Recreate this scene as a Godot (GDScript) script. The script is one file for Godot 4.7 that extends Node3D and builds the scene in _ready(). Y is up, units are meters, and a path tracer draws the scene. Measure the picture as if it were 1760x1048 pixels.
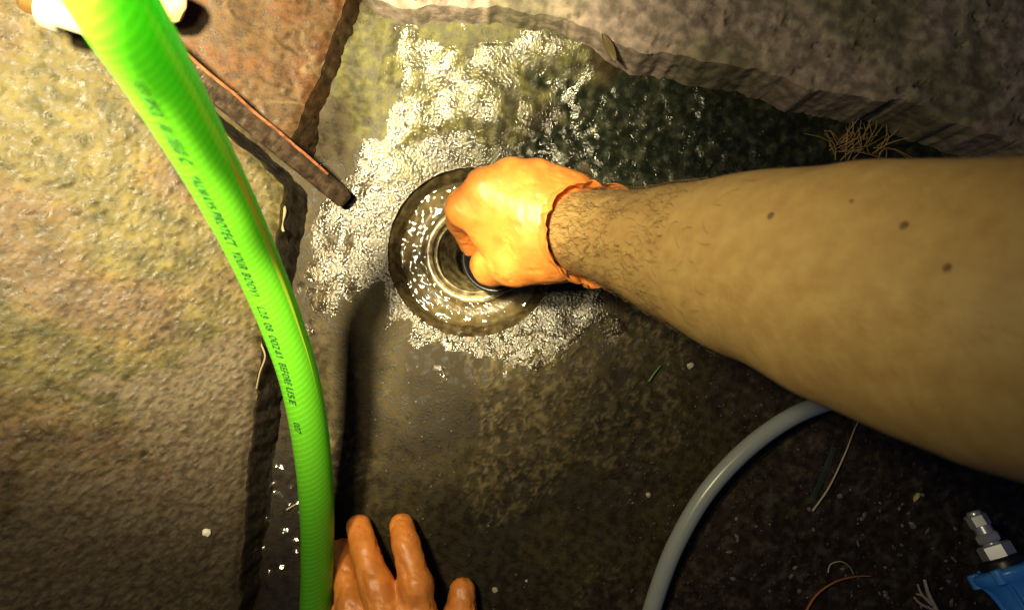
extends Node3D
# A wet concrete drain pit at night, seen from straight above by a head camera; lit by one lamp worn beside the camera.

const F := 1123.6          # focal length in photograph pixels
const H := 0.50            # height of the lens above the pit floor, metres
const DC := Vector2(-0.031, -0.041)   # centre of the drain on the floor
const DR := 0.0655         # radius of the opening in the floor

var noises := {}
var rng := RandomNumberGenerator.new()
var used := {}

# ---------------------------------------------------------------- helpers
func P(px: float, py: float, d: float) -> Vector3:
	return Vector3((px - 880.0) / F * d, H - d, (py - 524.0) / F * d)

func on_plane(px: float, py: float, pl: Vector3) -> Vector2:
	var u := (px - 880.0) / F
	var v := (py - 524.0) / F
	var d := (H - pl.x) / (1.0 + pl.y * u + pl.z * v)
	return Vector2(u * d, v * d)

func nz(freq: float, sd: int, kind := FastNoiseLite.TYPE_SIMPLEX_SMOOTH, oct := 3) -> FastNoiseLite:
	var key := "%s_%d_%d_%d" % [freq, sd, kind, oct]
	if not noises.has(key):
		var n := FastNoiseLite.new()
		n.noise_type = kind
		n.frequency = freq
		n.seed = sd
		n.fractal_octaves = oct
		n.fractal_type = FastNoiseLite.FRACTAL_FBM if oct > 1 else FastNoiseLite.FRACTAL_NONE
		noises[key] = n
	return noises[key]

func numbered(called: String) -> String:
	var k: int = used.get(called, 0)
	used[called] = k + 1
	return called if k == 0 else "%s_%03d" % [called, k]

func thing(called: String, label: String, category: String, group := "") -> Node3D:
	var o := Node3D.new()
	o.name = numbered(called)
	add_child(o, true)
	return tag(o, label, category, group)

func tag(o: Node3D, label: String, category: String, group := "") -> Node3D:
	o.set_meta("label", label)
	o.set_meta("category", category)
	if group != "":
		o.set_meta("group", group)
	return o

func obj(called: String, m: Mesh, material: Material, parent: Node = null) -> MeshInstance3D:
	var o := MeshInstance3D.new()
	o.name = numbered(called) if parent == null else called
	o.mesh = m
	if material:
		o.material_override = material
	if parent == null:
		add_child(o, true)
	else:
		if parent.has_node(NodePath(called)):
			var k := 1
			while parent.has_node(NodePath("%s_%03d" % [called, k])):
				k += 1
			o.name = "%s_%03d" % [called, k]
		parent.add_child(o, true)
	return o

func lin(r: float, g: float, b: float) -> Color:
	return Color(r, g, b).linear_to_srgb()

func commit(v: PackedVector3Array, ix: PackedInt32Array, uv := PackedVector2Array(), col := PackedColorArray()) -> ArrayMesh:
	var n := PackedVector3Array()
	n.resize(v.size())
	for t in range(0, ix.size(), 3):
		var a := ix[t]
		var b := ix[t + 1]
		var c := ix[t + 2]
		var fn := (v[c] - v[a]).cross(v[b] - v[a])
		n[a] += fn
		n[b] += fn
		n[c] += fn
	for k in n.size():
		n[k] = n[k].normalized() if n[k].length_squared() > 1e-24 else Vector3.UP
	var arr := []
	arr.resize(Mesh.ARRAY_MAX)
	arr[Mesh.ARRAY_VERTEX] = v
	arr[Mesh.ARRAY_NORMAL] = n
	arr[Mesh.ARRAY_INDEX] = ix
	if uv.size() == v.size():
		arr[Mesh.ARRAY_TEX_UV] = uv
	if col.size() == v.size():
		arr[Mesh.ARRAY_COLOR] = col
	var m := ArrayMesh.new()
	m.add_surface_from_arrays(Mesh.PRIMITIVE_TRIANGLES, arr)
	return m

func flat(m: ArrayMesh) -> ArrayMesh:      # the same faces with hard edges
	var arr := m.surface_get_arrays(0)
	var v: PackedVector3Array = arr[Mesh.ARRAY_VERTEX]
	var ix: PackedInt32Array = arr[Mesh.ARRAY_INDEX]
	var w := PackedVector3Array()
	var jx := PackedInt32Array()
	for k in ix.size():
		w.append(v[ix[k]])
		jx.append(k)
	return commit(w, jx)

func spline(pts: Array, per: int) -> PackedVector3Array:
	var out := PackedVector3Array()
	for k in pts.size() - 1:
		var a: Vector3 = pts[max(k - 1, 0)]
		var b: Vector3 = pts[k]
		var c: Vector3 = pts[k + 1]
		var d: Vector3 = pts[min(k + 2, pts.size() - 1)]
		for j in per:
			out.append(b.cubic_interpolate(c, a, d, float(j) / per))
	out.append(pts[pts.size() - 1])
	return out

func sweep(path: PackedVector3Array, radii: Callable, sides: int, ref: Vector3, look := Vector3.INF) -> Dictionary:
	# frames and a capped tube; radii(t) gives Vector2 of the half width along the side and along the normal
	var v := PackedVector3Array()
	var uv := PackedVector2Array()
	var ix := PackedInt32Array()
	var frames := []
	var n := path.size()
	var run := 0.0
	for k in n:
		var t := (path[min(k + 1, n - 1)] - path[max(k - 1, 0)]).normalized()
		var up := ref if look == Vector3.INF else (look - path[k]).normalized()
		up = (up - t * up.dot(t)).normalized()
		var side := t.cross(up).normalized()
		if look == Vector3.INF:
			ref = up
		if k > 0:
			run += path[k].distance_to(path[k - 1])
		frames.append([path[k], t, up, side, run])
		var r: Vector2 = radii.call(float(k) / (n - 1))
		for s in sides + 1:
			var a := TAU * s / sides
			v.append(path[k] + up * cos(a) * r.y + side * sin(a) * r.x)
			uv.append(Vector2(float(s) / sides, run))
	for k in n - 1:
		for s in sides:
			var a := k * (sides + 1) + s
			var b := a + sides + 1
			ix.append_array([a, a + 1, b, a + 1, b + 1, b])
	for e in 2:
		var at := 0 if e == 0 else (n - 1) * (sides + 1)
		var c := v.size()
		v.append(path[0] if e == 0 else path[n - 1])
		uv.append(uv[at])
		for s in sides:
			if e == 0:
				ix.append_array([c, at + s + 1, at + s])
			else:
				ix.append_array([c, at + s, at + s + 1])
	return {"v": v, "uv": uv, "ix": ix, "frames": frames, "sides": sides}

func tube(pts: Array, r: float, sides := 8, per := 6, taper := 1.0) -> ArrayMesh:
	var s := sweep(spline(pts, per), func(t): return Vector2.ONE * r * lerpf(1.0, taper, t), sides, Vector3(0.13, 1.0, 0.21).normalized())
	return commit(s.v, s.ix)

func lathe(profile: Array, sides: int, tf := Transform3D(), wob := 0.0, sd := 1) -> ArrayMesh:
	# profile of (radius, height), outside to the right when walking up
	var v := PackedVector3Array()
	var ix := PackedInt32Array()
	var n := profile.size()
	var q := nz(1.3, sd)
	for k in n:
		for s in sides + 1:
			var a := TAU * s / sides
			var w := 1.0 + wob * q.get_noise_3d(cos(a) * 1.5, sin(a) * 1.5, k * 0.1)
			v.append(tf * Vector3(cos(a) * profile[k].x * w, profile[k].y, sin(a) * profile[k].x * w))
	for k in n - 1:
		for s in sides:
			var a := k * (sides + 1) + s
			var b := a + sides + 1
			ix.append_array([a, a + 1, b, a + 1, b + 1, b])
	# weld the seam's normals by hand: the first and last columns share positions
	var m := commit(v, ix)
	var arr := m.surface_get_arrays(0)
	var nn: PackedVector3Array = arr[Mesh.ARRAY_NORMAL]
	for k in n:
		var a := k * (sides + 1)
		var t := (nn[a] + nn[a + sides]).normalized()
		nn[a] = t
		nn[a + sides] = t
	arr[Mesh.ARRAY_NORMAL] = nn
	var o := ArrayMesh.new()
	o.add_surface_from_arrays(Mesh.PRIMITIVE_TRIANGLES, arr)
	return o

func basis_y(y: Vector3, z := Vector3(0.2, 0.1, 1)) -> Basis:
	y = y.normalized()
	var x := y.cross(z).normalized()
	return Basis(x, y, x.cross(y).normalized())

func smin(a: float, b: float, k: float) -> float:
	var h := maxf(k - absf(a - b), 0.0) / k
	return minf(a, b) - h * h * k * 0.25

# ---------------------------------------------------------------- skin over bones: surface nets
func field(p: Vector3, bones: Array) -> float:
	var d := 1.0
	for b in bones:
		var pa: Vector3 = p - b[0]
		var ba: Vector3 = b[1]
		var h := clampf(pa.dot(ba) * b[2], 0.0, 1.0)
		var e := (pa - ba * h).length() - lerpf(b[3], b[4], h)
		var k: float = b[5]
		if e < d + k:
			var g := maxf(k - absf(d - e), 0.0) / k
			d = minf(d, e) - g * g * k * 0.25
	return d

func bone(a: Vector3, b: Vector3, ra: float, rb: float, k := 0.006) -> Array:
	var ba := b - a
	return [a, ba, 1.0 / maxf(ba.length_squared(), 1e-9), ra, rb, k]

func nets(bones: Array, cell: float) -> Array:
	var lo := Vector3.ONE * 1e9
	var hi := -lo
	for b in bones:
		for p in [b[0], b[0] + b[1]]:
			var r: float = maxf(b[3], b[4]) + 3.0 * cell
			lo = lo.min(p - Vector3.ONE * r)
			hi = hi.max(p + Vector3.ONE * r)
	var q := 4
	var nx := int(ceil((hi.x - lo.x) / cell / q)) * q + 1
	var ny := int(ceil((hi.y - lo.y) / cell / q)) * q + 1
	var nzz := int(ceil((hi.z - lo.z) / cell / q)) * q + 1
	var g := PackedFloat32Array()
	g.resize(nx * ny * nzz)
	g.fill(1.0)
	for bz in range(0, nzz, q):
		for by in range(0, ny, q):
			for bx in range(0, nx, q):
				var c := lo + Vector3(bx + 1.5, by + 1.5, bz + 1.5) * cell
				var dc := field(c, bones)
				var far := absf(dc) > cell * 5.0
				for z in range(bz, mini(bz + q, nzz)):
					for y in range(by, mini(by + q, ny)):
						for x in range(bx, mini(bx + q, nx)):
							g[(z * ny + y) * nx + x] = dc if far else field(lo + Vector3(x, y, z) * cell, bones)
	var at := PackedInt32Array()
	at.resize(nx * ny * nzz)
	at.fill(-1)
	var v := PackedVector3Array()
	var ix := PackedInt32Array()
	var sy := nx
	var sz := nx * ny
	for z in nzz - 1:
		for y in ny - 1:
			for x in nx - 1:
				var i := z * sz + y * sy + x
				var inside := 0
				for o in [0, 1, sy, sy + 1, sz, sz + 1, sz + sy, sz + sy + 1]:
					if g[i + o] < 0.0:
						inside += 1
				if inside == 0 or inside == 8:
					continue
				var sum := Vector3.ZERO
				var cnt := 0
				for e in [[0, 1, 0, 0, 0], [0, 1, 0, 1, 0], [0, 1, 0, 0, 1], [0, 1, 0, 1, 1], [1, 0, 0, 0, 0], [1, 0, 1, 0, 0], [1, 0, 0, 0, 1], [1, 0, 1, 0, 1], [2, 0, 0, 0, 0], [2, 0, 1, 0, 0], [2, 0, 0, 1, 0], [2, 0, 1, 1, 0]]:
					var p0 := Vector3(e[2], e[3], e[4])
					if e[0] == 0:
						p0 = Vector3(0, e[3], e[4])
					elif e[0] == 1:
						p0 = Vector3(e[2], 0, e[4])
					else:
						p0 = Vector3(e[2], e[3], 0)
					var step := Vector3(1, 0, 0) if e[0] == 0 else Vector3(0, 1, 0) if e[0] == 1 else Vector3(0, 0, 1)
					var ia := i + int(p0.x) + int(p0.y) * sy + int(p0.z) * sz
					var ib := ia + (1 if e[0] == 0 else sy if e[0] == 1 else sz)
					var ga := g[ia]
					var gb := g[ib]
					if (ga < 0.0) != (gb < 0.0):
						sum += p0 + step * (ga / (ga - gb))
						cnt += 1
				at[i] = v.size()
				v.append(lo + (Vector3(x, y, z) + sum / cnt) * cell)
	for z in range(1, nzz - 1):
		for y in range(1, ny - 1):
			for x in range(1, nx - 1):
				var i := z * sz + y * sy + x
				var s0 := g[i] < 0.0
				for ax in 3:
					var st := 1 if ax == 0 else sy if ax == 1 else sz
					if (g[i + st] < 0.0) == s0:
						continue
					var u := sy if ax == 0 else sz if ax == 1 else 1
					var w := sz if ax == 0 else 1 if ax == 1 else sy
					var a := at[i]
					var b := at[i - u]
					var c := at[i - u - w]
					var d := at[i - w]
					if a < 0 or b < 0 or c < 0 or d < 0:
						continue
					if s0:
						ix.append_array([a, d, c, a, c, b])
					else:
						ix.append_array([a, b, c, a, c, d])
	return [v, ix]

func wrinkled(vi: Array, amount: float, disp: Callable) -> ArrayMesh:
	var v: PackedVector3Array = vi[0]
	var ix: PackedInt32Array = vi[1]
	var first := commit(v, ix)
	var n: PackedVector3Array = first.surface_get_arrays(0)[Mesh.ARRAY_NORMAL]
	for k in v.size():
		v[k] += n[k] * amount * float(disp.call(v[k]))
	return commit(v, ix)

# ---------------------------------------------------------------- textures
func noise_image(size: int, freq: float, sd: int, kind := FastNoiseLite.TYPE_SIMPLEX_SMOOTH, oct := 4, fractal := FastNoiseLite.FRACTAL_FBM) -> Image:
	var n := FastNoiseLite.new()
	n.noise_type = kind
	n.frequency = freq
	n.seed = sd
	n.fractal_octaves = oct
	n.fractal_type = fractal
	if kind == FastNoiseLite.TYPE_CELLULAR:
		n.cellular_return_type = FastNoiseLite.RETURN_DISTANCE
	return n.get_seamless_image(size, size)

func normals(im: Image, strength: float) -> ImageTexture:
	var b: Image = im.duplicate()
	b.bump_map_to_normal_map(strength)
	return ImageTexture.create_from_image(b)

func ramped(im: Image, lo: Color, hi: Color, gain := 1.0) -> ImageTexture:
	var src: Image = im.duplicate()
	src.convert(Image.FORMAT_L8)
	var by := src.get_data()
	var out := PackedByteArray()
	out.resize(by.size() * 3)
	for k in by.size():
		var t := clampf((by[k] / 255.0 - 0.5) * gain + 0.5, 0.0, 1.0)
		out[k * 3] = int(255.0 * lerpf(lo.r, hi.r, t))
		out[k * 3 + 1] = int(255.0 * lerpf(lo.g, hi.g, t))
		out[k * 3 + 2] = int(255.0 * lerpf(lo.b, hi.b, t))
	return ImageTexture.create_from_image(Image.create_from_data(src.get_width(), src.get_height(), false, Image.FORMAT_RGB8, out))

func mat(called: String, c: Color, rough: float, metal := 0.0) -> StandardMaterial3D:
	var m := StandardMaterial3D.new()
	m.resource_name = called
	m.albedo_color = c
	m.roughness = rough
	m.metallic = metal
	return m

func tri(m: StandardMaterial3D, scale: float) -> StandardMaterial3D:
	m.uv1_triplanar = true
	m.uv1_world_triplanar = true
	m.uv1_scale = Vector3.ONE * scale
	return m

# ---------------------------------------------------------------- polygons
func poly_sd(p: Vector2, poly: PackedVector2Array) -> float:      # positive inside
	var best := 1e9
	var inside := false
	var n := poly.size()
	var j := n - 1
	for i in n:
		var a := poly[i]
		var b := poly[j]
		var ab := b - a
		var t := clampf((p - a).dot(ab) / ab.length_squared(), 0.0, 1.0)
		best = minf(best, p.distance_squared_to(a + ab * t))
		if (a.y > p.y) != (b.y > p.y) and p.x < (b.x - a.x) * (p.y - a.y) / (b.y - a.y) + a.x:
			inside = not inside
		j = i
	return sqrt(best) * (1.0 if inside else -1.0)

func slab_mesh(poly: PackedVector2Array, lo: Vector2, hi: Vector2, cell: float, bottom: float, top: Callable, edge: Callable, tint: Callable, bulge := 0.003) -> ArrayMesh:
	# the upper face: a grid whose outermost corners are moved onto the broken outline
	var nx := int((hi.x - lo.x) / cell) + 1
	var ny := int((hi.y - lo.y) / cell) + 1
	var v := PackedVector3Array()
	var col := PackedColorArray()
	var ix := PackedInt32Array()
	var at := PackedInt32Array()
	var sd := PackedFloat32Array()
	at.resize(nx * ny)
	at.fill(-1)
	sd.resize(nx * ny)
	for j in ny:
		for i in nx:
			var p := lo + Vector2(i, j) * cell
			var s := poly_sd(p, poly)
			if absf(s) < 0.015:
				s += float(edge.call(p))
			sd[j * nx + i] = s
	for j in ny:
		for i in nx:
			var k := j * nx + i
			var s := sd[k]
			if s < -cell * 1.6:
				continue
			var p := lo + Vector2(i, j) * cell
			if s < 0.0:
				var g := Vector2(sd[j * nx + mini(i + 1, nx - 1)] - sd[j * nx + maxi(i - 1, 0)], sd[mini(j + 1, ny - 1) * nx + i] - sd[maxi(j - 1, 0) * nx + i])
				p += g.normalized() * -s
				s = 0.0
			at[k] = v.size()
			v.append(Vector3(p.x, float(top.call(p)) - 0.0022 * (1.0 - smoothstep(0.0, 0.004, s)), p.y))
			col.append(tint.call(p, s))
	for j in ny - 1:
		for i in nx - 1:
			var a := j * nx + i
			var b := a + nx
			if maxf(maxf(sd[a], sd[a + 1]), maxf(sd[b], sd[b + 1])) < 0.0 or mini(mini(at[a], at[a + 1]), mini(at[b], at[b + 1])) < 0:
				continue
			ix.append_array([at[a], at[a + 1], at[b], at[a + 1], at[b + 1], at[b]])
	# the broken side faces, as a strip that follows the same outline
	var area := 0.0
	var n := poly.size()
	for k in n:
		area += poly[k].cross(poly[(k + 1) % n])
	var turn := 1.0 if area > 0.0 else -1.0
	var line := PackedVector2Array()
	var out := PackedVector2Array()
	for k in n:
		var a := poly[k]
		var b := poly[(k + 1) % n]
		var m := maxi(1, int(a.distance_to(b) / 0.0015))
		for q in m:
			var p := a.lerp(b, float(q) / m)
			var nn := Vector2(b.y - a.y, a.x - b.x).normalized() * turn
			line.append(p + nn * float(edge.call(p)))
			out.append(nn)
	var rough := nz(95.0, 59, FastNoiseLite.TYPE_SIMPLEX_SMOOTH, 3)
	var first := v.size()
	var rows := 16
	var c := line.size()
	for k in c:
		var o := (out[k] + out[(k + 3) % c] + out[(k + c - 3) % c]).normalized()
		var y0: float = top.call(line[k])
		for q in rows:
			var f := maxf(0.0, float(q - 2) / (rows - 3))
			var y := lerpf(y0 - 0.0030, bottom, f)
			var w := bulge * (rough.get_noise_3d(line[k].x, y * 1.3, line[k].y) + 0.25) * smoothstep(0.0, 0.15, f) + 0.004 * f
			if q == 0:
				y = y0 - 0.0026
				w = -0.003
			elif q == 1:
				y = y0 - 0.0024
				w = -0.0004
			v.append(Vector3(line[k].x + o.x * w, y, line[k].y + o.y * w))
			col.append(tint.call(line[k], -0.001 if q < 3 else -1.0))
	for k in c:
		var k2 := (k + 1) % c
		for q in rows - 1:
			var a := first + k * rows + q
			var b := first + k2 * rows + q
			if turn > 0.0:
				ix.append_array([a, a + 1, b, b, a + 1, b + 1])
			else:
				ix.append_array([a, b, a + 1, b, b + 1, a + 1])
	return commit(v, ix, PackedVector2Array(), col)

# ---------------------------------------------------------------- the scene
func _ready() -> void:
	rng.seed = 7
	# --- camera
	var cam := Camera3D.new()
	cam.name = "camera"
	cam.fov = 50.0
	cam.near = 0.01
	cam.far = 60.0
	var att := CameraAttributesPhysical.new()
	att.frustum_focal_length = 12.0 / tan(deg_to_rad(25.0))
	att.frustum_focus_distance = 0.46
	att.exposure_aperture = 10.0
	cam.attributes = att
	add_child(cam)
	cam.fov = 50.0
	cam.transform = Transform3D(Basis(Vector3(1, 0, 0), Vector3(0, 0, -1), Vector3(0, 1, 0)), Vector3(0, H, 0))
	cam.current = true
	# --- night sky
	var env := Environment.new()
	env.background_mode = Environment.BG_SKY
	var sky := Sky.new()
	var sm := ProceduralSkyMaterial.new()
	sm.sky_top_color = Color(0.16, 0.22, 0.36)
	sm.sky_horizon_color = Color(0.20, 0.24, 0.34)
	sm.ground_bottom_color = Color(0.05, 0.05, 0.06)
	sm.ground_horizon_color = Color(0.12, 0.13, 0.16)
	sky.sky_material = sm
	env.sky = sky
	env.background_energy_multiplier = 0.45
	env.tonemap_mode = Environment.TONE_MAPPER_LINEAR
	env.tonemap_exposure = 1.0
	env.sdfgi_enabled = true
	env.ssao_enabled = true
	env.ssil_enabled = true
	var we := WorldEnvironment.new()
	we.name = "world_environment"
	we.environment = env
	add_child(we)
	# --- the lamp worn beside the camera
	make_lamp([Vector3(-0.142, 0.505, -0.092), Vector3(-0.102, 0.505, -0.040)], Vector3(-0.050, 0.0, -0.052), [[1.75, 0.19], [0.08, 0.05]])
	textures()
	make_floor()
	make_slabs()
	make_drain()
	make_water()
	make_bar()
	make_hose()
	make_grey_hose()
	make_person()
	make_plug()
	make_tool()
	make_fitting()
	make_litter()

func make_lamp(heads: Array, lean: Vector3, power: Array) -> void:
	var t := thing("head_lamp", "black twin head lamp with two round glowing lenses worn beside the camera", "lamp")
	var black := mat("lamp_black", lin(0.02, 0.02, 0.02), 0.4)
	var glow := mat("lamp_lens", lin(0.8, 0.8, 0.7), 0.3)
	glow.emission_enabled = true
	glow.emission = LAMP
	glow.emission_energy_multiplier = 2.0
	obj("bracket", tube([heads[0] + Vector3(0, 0.026, 0), (heads[0] + heads[1]) * 0.5 + Vector3(0, 0.034, 0), heads[1] + Vector3(0, 0.026, 0)], 0.006, 12), black, t)
	for k in 2:
		var at: Vector3 = heads[k]
		var dir: Vector3 = (lean + Vector3(0, -0.505, 0)).normalized()
		var tf := Transform3D(basis_y(-dir), at)
		var h := obj("housing", lathe([Vector2(0.0001, 0.034), Vector2(0.018, 0.034), Vector2(0.022, 0.030), Vector2(0.024, 0.008), Vector2(0.024, 0.0), Vector2(0.019, 0.0), Vector2(0.017, 0.006)], 32, tf), black, t)
		obj("lens", lathe([Vector2(0.0172, 0.004), Vector2(0.012, 0.0035), Vector2(0.0001, 0.003)], 32, tf), glow, h)
		for e in [[power[k][0], 38.0], [power[k][1], 78.0]]:      # each lens throws a beam and a weaker flood round it
			var s := SpotLight3D.new()
			s.name = "lamp_light"
			s.light_color = LAMP
			s.light_energy = e[0]
			s.light_size = 0.02
			s.spot_range = 6.0
			s.spot_attenuation = 2.0
			s.spot_angle = e[1]
			s.spot_angle_attenuation = 1.0
			s.shadow_enabled = true
			t.add_child(s, true)
			s.transform = Transform3D(Basis.looking_at(dir, Vector3(0, 0, -1)), at + dir * 0.004)
const LAMP := Color(1.0, 0.925, 0.72)

var T := {}
func textures() -> void:
	var fine := noise_image(1024, 0.035, 11, FastNoiseLite.TYPE_SIMPLEX_SMOOTH, 4)
	var rough := noise_image(1024, 0.012, 12, FastNoiseLite.TYPE_SIMPLEX_SMOOTH, 6)
	var cell := noise_image(1024, 0.03, 13, FastNoiseLite.TYPE_CELLULAR, 2)
	var soft := noise_image(512, 0.012, 14, FastNoiseLite.TYPE_SIMPLEX_SMOOTH, 3)
	T.fine_n = normals(fine, 9.0)
	T.rough_n = normals(rough, 14.0)
	T.cell_n = normals(cell, 8.0)
	T.soft_n = normals(soft, 7.0)
	T.grain = ramped(rough, Color(0.66, 0.66, 0.66), Color(1, 1, 1), 2.0)
	T.mottle = ramped(rough, Color(0.5, 0.48, 0.45), Color(1, 1, 1), 2.4)
	T.wet = ramped(rough, Color(0.07, 0.07, 0.07), Color(0.34, 0.34, 0.34), 3.0)
	T.damp = ramped(rough, Color(0.50, 0.50, 0.50), Color(0.85, 0.85, 0.85), 2.4)
	T.skin = ramped(noise_image(512, 0.02, 15, FastNoiseLite.TYPE_SIMPLEX_SMOOTH, 5), Color(0.90, 0.85, 0.82), Color(1, 1, 1), 1.6)
	T.smear = ramped(soft, Color(0.86, 0.84, 0.82), Color(1, 1, 1), 2.0)

# ---------------------------------------------------------------- floor
func fpx(x: float, z: float) -> Vector2:
	return Vector2(880.0 + x * F / H, 524.0 + z * F / H)

func muck(q: Vector2, x: float, z: float) -> float:       # the black slimy patch right of the drain, under the footing
	var d := 1.0 - ((q - Vector2(1270, 215)) / Vector2(370, 150)).length() + 0.35 * nz(18.0, 31).get_noise_2d(x, z)
	return smoothstep(0.0, 0.12, d)

func floor_h(x: float, z: float) -> float:
	var q := fpx(x, z)
	var h := 0.0030 * nz(7.0, 21, FastNoiseLite.TYPE_SIMPLEX_SMOOTH, 2).get_noise_2d(x, z) + 0.0008 * nz(34.0, 22, FastNoiseLite.TYPE_SIMPLEX_SMOOTH, 1).get_noise_2d(x, z)
	var r := Vector2(x, z).distance_to(DC)
	h *= smoothstep(0.058, 0.10, r)
	h -= 0.17 * maxf(0.0, 0.106 - r) * smoothstep(0.106, 0.092, r)
	h += 0.026 * smoothstep(-0.105, -0.24, z + 0.02 * nz(9.0, 26).get_noise_2d(x, z)) * (1.0 - smoothstep(0.05, 0.14, x)) * (0.45 + 0.55 * smoothstep(610.0, 720.0, q.x))
	h += 0.018 * smoothstep(650.0, 570.0, q.x) * smoothstep(285.0, 205.0, q.y)
	var m := muck(q, x, z)
	if m > 0.0:
		h += m * 0.0013 * nz(80.0, 24, FastNoiseLite.TYPE_SIMPLEX_SMOOTH, 2).get_noise_2d(x, z)
	# the gutter between the slab and the floor, where water stands
	var g := 1.0 - smoothstep(0.0, 46.0, absf(q.x - lerpf(505.0, 475.0, clampf((q.y - 500.0) / 500.0, 0.0, 1.0))) - 28.0)
	h -= 0.013 * g * smoothstep(520.0, 760.0, q.y)
	# hollow round the left hand
	h -= 0.006 * (1.0 - smoothstep(0.3, 1.0, ((q - Vector2(560, 1010)) / Vector2(120, 170)).length()))
	h += 0.0006 * crust(q, x, z)
	if q.y < 150.0:
		h -= 0.0013 * (1.0 - smoothstep(0.8, 3.2, -poly_line(q, CRACK) + 0.0))
	return h

const CRACK := [[640, 190], [655, 128], [672, 80], [702, 60], [735, 72], [790, 97], [832, 88], [880, 84]]
func poly_line(q: Vector2, line: Array) -> float:     # minus the distance to the line
	var best := 1e9
	for k in line.size() - 1:
		var a := Vector2(line[k][0], line[k][1])
		var ab := Vector2(line[k + 1][0], line[k + 1][1]) - a
		best = minf(best, q.distance_squared_to(a + ab * clampf((q - a).dot(ab) / ab.length_squared(), 0.0, 1.0)))
	return -sqrt(best)

func crust(q: Vector2, x: float, z: float) -> float:    # curled flakes of dried silt, in islands
	var isl := nz(10.0, 44, FastNoiseLite.TYPE_SIMPLEX_SMOOTH, 3).get_noise_2d(x, z) + 0.42 - 0.75 * ((q - Vector2(1020, 700)) / Vector2(420, 250)).length()
	if isl < -0.1:
		return 0.0
	var wx := x + 0.006 * nz(45.0, 45).get_noise_2d(x, z)
	var wz := z + 0.006 * nz(45.0, 46).get_noise_2d(x, z)
	var f := absf(nz(62.0, 47, FastNoiseLite.TYPE_SIMPLEX_SMOOTH, 2).get_noise_2d(wx, wz))
	var k := nz(95.0, 48, FastNoiseLite.TYPE_SIMPLEX_SMOOTH, 3).get_noise_2d(wx, wz)
	return smoothstep(-0.1, 0.05, isl) * maxf(1.0 - smoothstep(0.02, 0.09, f), smoothstep(0.12, 0.3, k) * 0.8)

func floor_c(x: float, z: float) -> Color:
	var q := fpx(x, z)
	var a := nz(11.0, 41).get_noise_2d(x, z)
	var b := nz(60.0, 42, FastNoiseLite.TYPE_SIMPLEX_SMOOTH, 4).get_noise_2d(x, z)
	var c := Color(0.058, 0.045, 0.022).lerp(Color(0.038, 0.030, 0.017), smoothstep(-0.2, 0.25, a))
	# pale silt crusts on the middle of the floor
	c = c.lerp(Color(0.15, 0.118, 0.060), 0.8 * crust(q, x, z))
	# yellow-green algae up by the footing
	var al := 1.0 - smoothstep(0.55, 1.0, ((q - Vector2(770, 130)) / Vector2(330, 190)).length() + 0.7 * a)
	c = c.lerp(Color(0.105, 0.10, 0.040).lerp(Color(0.075, 0.072, 0.045), smoothstep(-0.1, 0.2, b)), al)
	# black mud in the gutter along the slab
	var gu := absf(q.x - lerpf(500.0, 450.0, clampf((q.y - 350.0) / 700.0, 0.0, 1.0)) + 60.0 * b) - 42.0
	c = c.lerp(DARK_BROWN, (1.0 - smoothstep(-12.0, 12.0, gu)) * smoothstep(360.0, 440.0, q.y + 200.0 * b))
	# dark wet soil to the lower right
	var so := smoothstep(0.0, 0.22, (q.x - 1150.0) / 1000.0 + (q.y - 700.0) / 1400.0 + 0.35 * a)
	c = c.lerp(Color(0.040, 0.031, 0.022).lerp(Color(0.075, 0.06, 0.045), smoothstep(0.12, 0.3, b)), so)
	c = c.lerp(Color(0.018, 0.020, 0.014).lerp(Color(0.04, 0.045, 0.028), smoothstep(0.05, 0.3, b)), muck(q, x, z))
	return c

var film_poly := PackedVector2Array()
func film(x: float, z: float) -> bool:      # where water from the drain lies as a film on the concrete
	if film_poly.is_empty():
		for e in [[525, 560], [535, 400], [600, 290], [655, 225], [672, 130], [690, 75], [1030, 70], [1055, 130], [980, 190], [930, 320], [1060, 460], [1050, 570], [910, 640], [800, 622], [705, 580], [650, 500], [590, 530]]:
			film_poly.append(Vector2((e[0] - 880.0) / F * H, (e[1] - 524.0) / F * H))
	if muck(fpx(x, z), x, z) > 0.4:
		return true
	var d := poly_sd(Vector2(x, z), film_poly)
	if absf(d) > 0.026:
		return d > 0.0
	return d + 0.026 * nz(30.0, 27, FastNoiseLite.TYPE_SIMPLEX_SMOOTH, 4).get_noise_2d(x, z) > 0.0

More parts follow.
